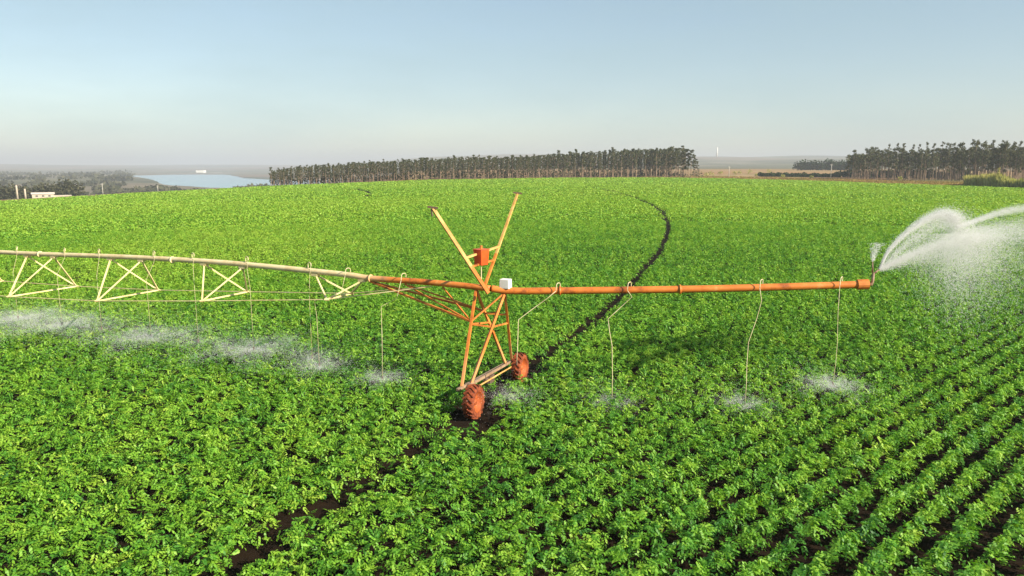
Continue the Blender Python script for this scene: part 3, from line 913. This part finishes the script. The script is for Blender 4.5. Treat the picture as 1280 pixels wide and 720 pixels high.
for c, L, t, hs in stations:
    c = np.array(c)
    Nn = c - pn * L / 2 - [0, 0, t]; Ff = c + pn * L / 2 - [0, 0, t]
    near_pts.append(Nn); far_pts.append(Ff)
    p1 = pipe_by_offset(c, hs) - [0, 0, PR]; p2 = pipe_by_offset(c, -hs) - [0, 0, PR]
    br = MB()
    for a in (p1, p2):
        for b in (Nn, Ff): br.tube([a, b], 0.03, 4, square=True)
    br.tube([Nn, Ff], 0.03, 4, square=True)
    for b in (Nn, Ff): br.tube([b - [0.09, 0, 0], b + [0.09, 0, 0]], 0.05, 6)
    for a in (p1, p2):
        br.box(a + np.array([0, 0, 0.0]), pd * 0.16, pn * 0.09, (0, 0, 0.05))
    br.build('truss_brace', M['cream'], machine)
end_p = np.array(span[1]) - [0, 0, PR + 0.02]
for line, nm in ((near_pts, 'truss_rod'), (far_pts, 'truss_rod')):
    MB().tube([end_p] + line, 0.02, 5).build(nm, M['cream'], machine)

# tower
def lerp3(a, b, t): return a + (b - a) * float(t)
T1 = at(595, 360.0, ZT + 0.2) ; T2 = at(631, 363.5, ZT - 0.02)
T1[2] -= 0.06; T2[2] -= 0.06
A1 = on_z(577, 484, 0.86); A2 = on_z(589, 479.5, 0.86); B1 = on_z(632, 455, 0.86); B2 = on_z(639.5, 451.5, 0.86)
for a, b in ((T1, A1), (T1, B1), (T2, A2), (T2, B2)):
    m = MB(); m.tube([lerp3(a, b, t) for t in np.linspace(0, 1, 14)], 0.045, 4, square=True)
    o = m.build('tower_leg', M['pipe'], machine)
    at_ = o.data.attributes.new('orange_mix', 'FLOAT', 'POINT')
    at_.data.foreach_set('value', np.array([0.66 + 0.34 * float(sstep(1.3, 2.7, v[2])) for v in m.v], np.float32))
def lerp(a, b, t): return a + (b - a) * t
cb = MB()
cb.tube([lerp(T1, A1, 0.36), lerp(T2, A2, 0.38)], 0.03, 4, square=True)
cb.tube([lerp(T1, B1, 0.30), lerp(T2, B2, 0.30)], 0.03, 4, square=True)
cb.tube([lerp(T1, A1, 0.36), lerp(T1, B1, 0.42)], 0.03, 4, square=True)
cb.tube([lerp(T2, A2, 0.38), lerp(T2, B2, 0.42)], 0.03, 4, square=True)
cb.tube([T2, lerp(T1, A1, 0.33)], 0.03, 4, square=True)
cb.tube([lerp(T2, A2, 0.22), lerp(T1, B1, 0.30)], 0.026, 4, square=True)
cb.build('tower_brace', M['orange'], machine)
# struts from the last truss joint down to the tower
MB().tube([np.array(span[2]) - [0, 0, PR], lerp(T1, B1, 0.27)], 0.036, 4, square=True).build('tower_strut', M['orange'], machine)
MB().tube([np.array(span[2]) - [0, 0, PR], lerp(T1, A1, 0.335)], 0.036, 4, square=True).build('tower_strut', M['orange'], machine)
for k, q in ((0.30, lerp(T1, B1, 0.27)), (0.30, lerp(T1, A1, 0.335)), (0.62, lerp(T1, A1, 0.335))):
    MB().tube([lerp(np.array(span[2]), np.array(span[0]), k) - [0, 0, 0.112], q], 0.024, 4, square=True).build('tower_strut', M['orange'], machine)
# base beam: two rails, wheel carriers
u = RWc - FWc; u[2] = 0; u /= np.linalg.norm(u)
ax = np.array([u[1], -u[0], 0])            # wheel axle, towards the camera's right
r1a, r1b = A1 - u * 0.35, B1 + u * 0.35
r2a, r2b = A2 - u * 0.25, B2 + u * 0.3
MB().tube([r1a, r1b], 0.05, 4, square=True).build('base_rail', M['grey_steel'], machine)
MB().tube([r2a, r2b], 0.05, 4, square=True).build('base_rail', M['grey_steel'], machine)
MB().tube([lerp(r2a, r2b, 0.05) + ax * 0.12 - [0, 0, 0.16], lerp(r2a, r2b, 0.95) + ax * 0.12 - [0, 0, 0.16]], 0.03, 6).build('drive_shaft', M['tan'], machine)
mid = lerp((A1 + A2) / 2, (B1 + B2) / 2, 0.52)
dm = MB(); dm.box(mid - [0, 0, 0.22], u * 0.22, ax * 0.12, (0, 0, 0.14)); dm.tube([mid - u * 0.45 - [0, 0, 0.2], mid - u * 0.22 - [0, 0, 0.2]], 0.10, 10)
dm.build('drive_motor', M['dark_steel'], machine, bevel=0.015)

def wheel(c, beam_end):
    c = np.array(c)
    hw = 0.19
    q9 = 0.89
    w = empty('wheel', c - base); w.parent = machine
    prof = [(o_, r_ * q9) for o_, r_ in [(-hw * 0.85, 0.40), (-hw, 0.46), (-hw * 1.02, 0.55), (-hw * 0.8, 0.60), (-hw * 0.4, 0.625), (0, 0.632), (hw * 0.4, 0.625), (hw * 0.8, 0.60), (hw * 1.02, 0.55), (hw, 0.46), (hw * 0.85, 0.40)]]
    t = MB(); t.lathe(c, ax, prof, 40)
    s0 = Vector(ax).cross(Vector((0, 0, 1))).normalized(); t0 = Vector(ax).cross(s0)
    for k in range(18):
        for sd in (-1, 1):
            q = 2 * math.pi * (k + (0.5 if sd > 0 else 0)) / 18
            a = lambda q_: s0 * math.cos(q_) + t0 * math.sin(q_)
            p0 = Vector(c) + Vector(ax) * (0.01 * sd) + a(q) * 0.645 * q9
            p1 = Vector(c) + Vector(ax) * (hw * 0.98 * sd) + a(q + 0.26) * 0.612 * q9
            d = (p1 - p0); tg = a(q + 0.13 + math.pi / 2) * 0.024; rd = a(q + 0.13) * 0.032
            t.box((p0 + p1) / 2, d / 2, tg, rd)
    t.build('tyre', M['mud_tyre'], w)
    rm = MB()
    rm.lathe(c, ax, [(o_, r_ * q9) for o_, r_ in [(hw * 0.9, 0.405), (hw * 0.95, 0.42), (hw * 0.8, 0.385), (hw * 0.25, 0.34), (0.0, 0.20), (0.02, 0.11), (0.10, 0.10), (0.11, 0.0)]], 28)
    rm.lathe(c, ax, [(-hw * 0.9, 0.405 * q9), (-hw * 0.8, 0.38 * q9), (-0.02, 0.26), (-0.03, 0.0)], 28)
    for k in range(6):
        q = 2 * math.pi * k / 6
        pb = Vector(c) + Vector(ax) * 0.02 + (s0 * math.cos(q) + t0 * math.sin(q)) * 0.135
        rm.tube([pb - Vector(ax) * 0.03, pb + Vector(ax) * 0.04], 0.018, 6)
    rm.build('rim', M['mud_rim'], w, True)
    gb = MB(); gb.box(c - ax * 0.24, u * 0.13, ax * 0.09, (0, 0, 0.16)); gb.tube([c - ax * 0.3, c - ax * 0.0], 0.06, 10)
    gb.tube([c - ax * 0.27, beam_end], 0.06, 4, square=True)
    gb.build('gearbox', M['dark_steel'], machine, bevel=0.012)
wheel(FWc, r2a + u * 0.08 ); wheel(RWc, r2b - u * 0.08)

# masts above the tower
mast_n = [at(610, 366, ZT - 0.25), at(541, 260, 24.4)]
mast_f = [at(606, 357, ZT + 0.3), at(647, 242, 28.4)]
def mast(pts, r0, r1):
    d = pts[1] - pts[0]
    o = MB().tube([pts[0], lerp(pts[0], pts[1], 0.33)], r0, 4, square=True).build('mast_foot', M['orange'], machine)
    MB().tube([lerp(pts[0], pts[1], 0.33), pts[1]], [r0 * 0.98, r1], 4, square=True).build('mast', M['tan'], machine)
    b = MB(); q = pts[1]
    b.box(q + [0, 0, 0.02], (0.17, 0.0, -0.02), (0, 0.05, 0), (0, 0, 0.03))
    b.tube([q - [0.05, 0, 0.02], q + [-0.02, 0, -0.28]], 0.03, 6)
    b.build('mast_bracket', M['dark_steel'], machine)
mast(mast_n, 0.062, 0.055); mast(mast_f, 0.046, 0.040)
def on_mast(m, py):
    ts = np.linspace(0, 1, 400)
    ys = []
    for t in ts:
        p = lerp(m[0], m[1], t) - CAM; ys.append(360 - FPX * (p @ UPV) / (p @ FWD))
    return lerp(m[0], m[1], ts[int(np.argmin(np.abs(np.array(ys) - py)))])
c1a, c1b = on_mast(mast_n, 322.5), on_mast(mast_f, 308)
c2a, c2b = on_mast(mast_n, 333.5), on_mast(mast_f, 325)
MB().tube([c1a, c1b], 0.038, 4, square=True).build('mast_crossbar', M['tan'], machine)
MB().tube([c2a, c2b], 0.034, 4, square=True).build('mast_crossbar', M['orange'], machine)
cbx = lerp(c1a, c1b, 0.5) * 0.5 + lerp(c2a, c2b, 0.42) * 0.5
cbx = at(601.5, 321.5, ((cbx - CAM) @ FWD) - 0.12)
q1 = Vector((math.cos(0.75), -math.sin(0.75), 0)); q2 = Vector((math.sin(0.75), math.cos(0.75), 0))
b = MB(); b.frustum(cbx, q1 * 0.17, q2 * 0.17, (0, 0, 0.27), 1.22); b.box(cbx + np.array([0, 0, 0.285]), q1 * 0.225, q2 * 0.225, (0, 0, 0.012))
ctl = b.build('control_box', M['box_red'], machine, bevel=0.012)
cw = MB(); cw.tube([cbx + [0, 0, 0.295], cbx + [0, 0, 0.42]], 0.045, 8); cw.build('beacon', M['orange'], ctl)
MB().tube([cbx - [0, 0, 0.26], at(601.5, 361, ZT + 0.05)], 0.022, 6).build('box_post', M['hose'], machine)
wb = at(632, 354.5, ZT - 0.05)
b = MB(); b.frustum(wb, Vector(pd) * 0.19, Vector(pn) * 0.15, (0, 0, 0.17), 0.94)
b.build('tower_box', M['white'], machine, bevel=0.02)

# goosenecks and drop hoses, each with its sprinkler
def drop(px_pipe, pix, r, nozzle_px=None, hook=0.17, dz=0.0):
    """px_pipe: column where the gooseneck leaves the pipe; pix: image path of the hose at the pipe's distance"""
    p = pipe_at_px(px_pipe)
    dep = (p - CAM) @ FWD
    top = p + [0, 0, PR]
    pts = [top, top + [0, 0, hook * 0.7], top + [-0.05, -0.08, hook], top + [-0.13, -0.16, hook * 0.75], p + [-0.16, -PR - 0.07, 0.02]]
    hose = [np.array(pts[-1])] + [at(x, y, dep + dz) for x, y in pix]
    e = MB(); e.tube(smooth3(pts, 4), 0.015, 6)
    h = e.build('gooseneck', M['hose'], machine, True)
    MB().tube(hose, r, 6).build('drop_hose', M['hose'], h, True)
    end = hose[-1]
    s = MB(); s.tube([end, end - [0, 0, 0.12]], 0.03, 8); s.lathe(end - [0, 0, 0.14], (0, 0, 1), [(0.02, 0.03), (0, 0.06), (-0.02, 0.06), (-0.03, 0.0)], 10)
    s.build('sprinkler', M['dark_steel'], h)
    return end
def drop_z(px_pipe, slack_px, zend, r):
    """a hose hanging straight from the gooseneck to a height"""
    p = pipe_at_px(px_pipe); dep = (p - CAM) @ FWD
    sx = px_pipe - slack_px
    lo = at(sx, 400, dep); 
    pts = [np.array([lo[0], lo[1], z]) for z in (p[2] - 0.9, p[2] - 2.0, zend)]
    top = p + [0, 0, PR]
    gp = [top, top + [0, 0, 0.16], top + [0.06, -0.06, 0.22], top + [0.15, -0.14, 0.18], top + [0.16, -0.17, 0.08]]
    h = MB().tube(smooth3(gp, 4), 0.017, 6).build('gooseneck', M['hose'], machine, True)
    MB().tube([gp[-1]] + [p + [0.1, -PR - 0.06, -0.15]] + pts, r, 5).build('drop_hose', M['hose'], h, True)
    end = pts[-1]
    MB().tube([end, end - [0, 0, 0.14]], 0.035, 8).build('sprinkler', M['dark_steel'], h)
    return end
ends = []
ends.append(drop(698, [(684, 373), (666, 386), (648, 399.5), (647, 430), (646, 452)], 0.014))
ends.append(drop(797, [(790, 371), (776, 384), (760, 398.5), (762, 415), (765, 432), (765.5, 470), (765, 500)], 0.0115))
ends.append(drop(955, [(952, 376), (946, 398), (935.5, 428), (933.5, 455), (933, 478), (931.5, 503)], 0.0115))
ends.append(drop(1048, [(1047.5, 390), (1046.5, 430), (1044.5, 455), (1041, 478)], 0.0075))
ends.append(drop(506, [(496, 373), (476.5, 383), (477.5, 420), (478, 470)], 0.010))
ends.append(drop(440, [(425, 372), (393, 375.5), (396, 396), (399, 455)], 0.0075))
for px in (388, 315, 246, 187, 126, 77, 23):
    ends.append(drop_z(px, 0, 0.95, 0.007))

# end gun at the tip of the overhang
tip = np.array(boom[-1])
gun0 = tip + np.array(tipd) * 0.12
gb = MB(); gb.tube([tip + np.array(tipd) * 0.02, gun0 + [0.05, 0, 0], gun0 + [0.08, 0, 0.12], gun0 + [0.08, 0, 0.40]], [0.06, 0.06, 0.05, 0.045], 8)
gb.tube([gun0 + [0.08, 0, 0.36], gun0 + [0.30, 0.05, 0.50]], [0.04, 0.022], 8)
gb.tube([gun0 + [0.05, 0, 0.40], gun0 + [0.02, 0, 0.78]], [0.03, 0.012], 6)
gb.build('end_gun', M['grey_steel'], machine, True)
GUN = gun0 + np.array([0.30, 0.05, 0.50])

# ---------------------------------------------------------------- water
def droplets(name, pts, size, stretch, dirs, label, cat, group=None, seed=1, origin=None):
    g = np.random.default_rng(seed); n = len(pts)
    d = dirs / np.maximum(np.linalg.norm(dirs, axis=1), 1e-6)[:, None]
    s = np.cross(d, g.normal(size=(n, 3))); s /= np.linalg.norm(s, axis=1)[:, None]
    t = np.cross(d, s)
    a = (size * g.uniform(0.5, 1.5, n))[:, None]; L = a * (stretch * g.uniform(0.6, 1.4, n))[:, None]
    p0 = pts + d * L; p1 = pts + s * a - d * L * 0.3; p2 = pts - s * a * 0.5 + t * a * 0.87 - d * L * 0.3; p3 = pts - s * a * 0.5 - t * a * 0.87 - d * L * 0.3
    o = np.array(origin if origin is not None else pts.mean(0))
    v = np.stack([p0, p1, p2, p3], 1).reshape(-1, 3) - o
    k = np.arange(n)[:, None] * 4
    f = np.concatenate([k + [0, 1, 2], k + [0, 2, 3], k + [0, 3, 1], k + [1, 3, 2]])
    me = raw_mesh(name, v, f)
    ob = link_mesh(name, me, M['drops'], smooth=True); ob.location = o
    return tag(ob, label, cat, group)

def arc(keys, n, seed, s0, s1, pw=1.0, zs=1.0):
    """droplets along a curve given as photo pixels with a distance; spread grows from s0 to s1"""
    g = np.random.default_rng(seed)
    P = np.array([[*p] for p in smooth3([at(*k) for k in keys], 24)])
    t = g.random(n) ** pw
    i = np.minimum((t * (len(P) - 1)).astype(int), len(P) - 2); f = t * (len(P) - 1) - i
    c = P[i] * (1 - f)[:, None] + P[i + 1] * f[:, None]
    d = P[i + 1] - P[i]
    sp = (s0 + (s1 - s0) * t)[:, None]
    off = g.normal(size=(n, 3)) * sp; 
    return c + off, d + g.normal(0, 0.15, (n, 3)) * np.linalg.norm(d, axis=1)[:, None], t
gp = GUN - CAM; gz = gp @ FWD; gx = 640 + FPX * gp[0] / gz; gy = 360 - FPX * (gp @ UPV) / gz
print('gun px', gx, gy, gz)
G0 = (gx, gy, gz)
parts = []
# upper arc, its head curling over; lower main jet; the far arc; fallout
A, dA, tA = arc([G0, (1112, 312, 25.2), (1138, 287, 25.8), (1162, 272, 26.4), (1182, 267.5, 26.9), (1197, 276, 27.3)], 28828, 1, 0.01, 0.13, 0.75)
parts.append((A, dA))
A, dA, tA = arc([G0, (1125, 312, 25.4), (1155, 288, 26.2), (1180, 276, 26.8), (1196, 280, 27.2), (1204, 296, 27.5)], 23284, 2, 0.02, 0.34, 0.6)
parts.append((A, dA))
A, dA, tA = arc([G0, (1130, 322, 25.4), (1170, 307, 26.3), (1215, 298, 27.2), (1255, 293, 28.0), (1310, 290, 29.4), (1400, 300, 31)], 45460, 3, 0.012, 0.30, 0.75)
parts.append((A, dA))
A, dA, tA = arc([G0, (1128, 326, 25.3), (1165, 316, 26.0), (1200, 311, 26.8), (1240, 310, 27.5)], 23284, 4, 0.03, 0.42, 0.7)
parts.append((A, dA))
A, dA, tA = arc([(1196, 284, 27.4), (1222, 275, 28.2), (1250, 266, 29.2), (1282, 260, 30.2), (1330, 256, 31.5), (1400, 262, 33)], 24393, 5, 0.03, 0.14, 0.9)
parts.append((A, dA))
A, dA, tA = arc([(1190, 292, 27.2), (1225, 288, 28.2), (1262, 282, 29.4), (1320, 276, 31), (1400, 285, 33)], 18849, 6, 0.10, 0.28, 0.9)
parts.append((A, dA))
g = np.random.default_rng(9)
n = 30000
fx = g.normal(1195, 30, n); fy = 292 + np.abs(g.normal(0, 42, n)); fz = g.normal(27.3, 0.9, n)
F = np.array([at(a, b, c) for a, b, c in zip(fx, fy, fz)]); F = F[F[:, 2] > 0.5]
parts.append((F, np.tile([0.15, 0.05, -1.0], (len(F), 1))))
n = 28000
fx = g.uniform(1180, 1420, n); fy = 296 + np.abs(g.normal(0, 48, n)); fz = g.normal(28.6, 1.3, n)
F = np.array([at(a, b, c) for a, b, c in zip(fx, fy, fz)]); F = F[F[:, 2] > 0.5]
parts.append((F, np.tile([0.15, 0.05, -1.0], (len(F), 1))))
droplets('water_jet', np.concatenate([p for p, _ in parts]), 0.0056, 3.4, np.concatenate([d for _, d in parts]), 'large white water jet thrown from the gun at the tip of the overhang', 'water jet', seed=11, origin=GUN)
n = 1100
s = g.random(n)
F = gun0 + np.array([0.02, 0, 0.78]) + np.stack([g.normal(0, 0.02 + 0.10 * s), g.normal(0, 0.02 + 0.1 * s), s * 0.62 + 0 * s], -1) + np.stack([s ** 2 * 0.25 * g.random(n), 0 * s, 0 * s], -1)
droplets('riser_spray', F, 0.0065, 2.5, np.tile([0.05, 0, 1.0], (n, 1)) + g.normal(0, 0.2, (n, 3)), 'small upright spray of water beside the end gun', 'water spray', seed=12)

def spray(c, rad, n, label, seed, sz=0.005, veil=0.33):
    """umbrella of fine drops thrown from a sprinkler, and the drifting mist round it"""
    g = np.random.default_rng(seed)
    r = rad * g.random(n) ** 0.75; a = g.random(n) * 6.283
    r = r * (0.75 + 0.25 * np.sin(a * 5 + seed))
    z = c[2] - 0.10 + 0.14 * np.sin(np.clip(r / rad, 0, 1) * 2.5) - 0.45 * (r / rad) ** 2 * g.random(n) + g.normal(0, 0.06, n)
    m = int(n * veil)
    r[:m] = np.abs(g.normal(0, rad * 1.0, m)); z[:m] = c[2] - 0.25 + np.abs(g.normal(0, 0.42, m))
    x, y = c[0] + r * np.cos(a), c[1] + r * np.sin(a)
    x[:m] -= 0.5 * (z[:m] - c[2] + 0.3)
    p = np.stack([x, y, z], -1)
    d = np.stack([np.cos(a), np.sin(a), -0.2 - r / rad], -1)
    droplets('water_spray', p, sz, 2.0, d, label, 'water spray', 'sprays under the drop hoses', seed)
labs = ['faint water spray beside the rear wheel', 'water spray under the angled hose right of the tower', 'water spray under the long hose near the middle of the overhang',
        'water spray under the thin hose nearest the end gun', 'water spray under the hose left of the tower', 'water spray under the hose of the truss brace nearest the tower']
cfg = [(1.4, 4000), (1.3, 6500), (1.35, 8500), (1.45, 9500), (1.3, 6800), (1.5, 8000)]
for i in range(6):
    c = np.array(ends[i])
    if i == 0: c = on_z(640, 492, 0.85)
    spray(c, cfg[i][0], cfg[i][1], labs[i], 100 + i)
lab2 = ['water spray under the right end of the truss brace nearest the tower', 'water spray under the right leg of the third truss brace from the left', 'water spray under the left leg of the third truss brace from the left',
        'water spray under the right leg of the second truss brace from the left', 'water spray under the left leg of the second truss brace from the left', 'water spray under the right leg of the leftmost truss brace', 'water spray at the left edge under the leftmost truss brace']
for i in range(7):
    spray(np.array(ends[6 + i]), (1.8, 3.0, 1.8, 3.1, 1.8, 3.2, 3.2)[i], (4500, 25000, 2600, 26000, 3000, 30000, 33000)[i], lab2[i], 120 + i, sz=0.0055)

# ---------------------------------------------------------------- haze
def haze():
    m = MB(); m.box((0, 0, 60), (20500, 0, 0), (0, 20500, 0), (0, 0, 102))
    mt = bpy.data.materials.new('haze'); mt.use_nodes = True
    nt = mt.node_tree; nt.nodes.clear()
    out = nt.nodes.new('ShaderNodeOutputMaterial')
    v = nt.nodes.new('ShaderNodeVolumePrincipled')
    v.inputs['Color'].default_value = (0.55, 0.585, 0.66, 1)
    v.inputs['Density'].default_value = 0.00021
    v.inputs['Anisotropy'].default_value = 0.0
    nt.links.new(v.outputs[0], out.inputs['Volume'])
    o = m.build('haze', mt)
    tag(o, 'pale haze over the valley and the far land', 'haze', kind='stuff')
haze()
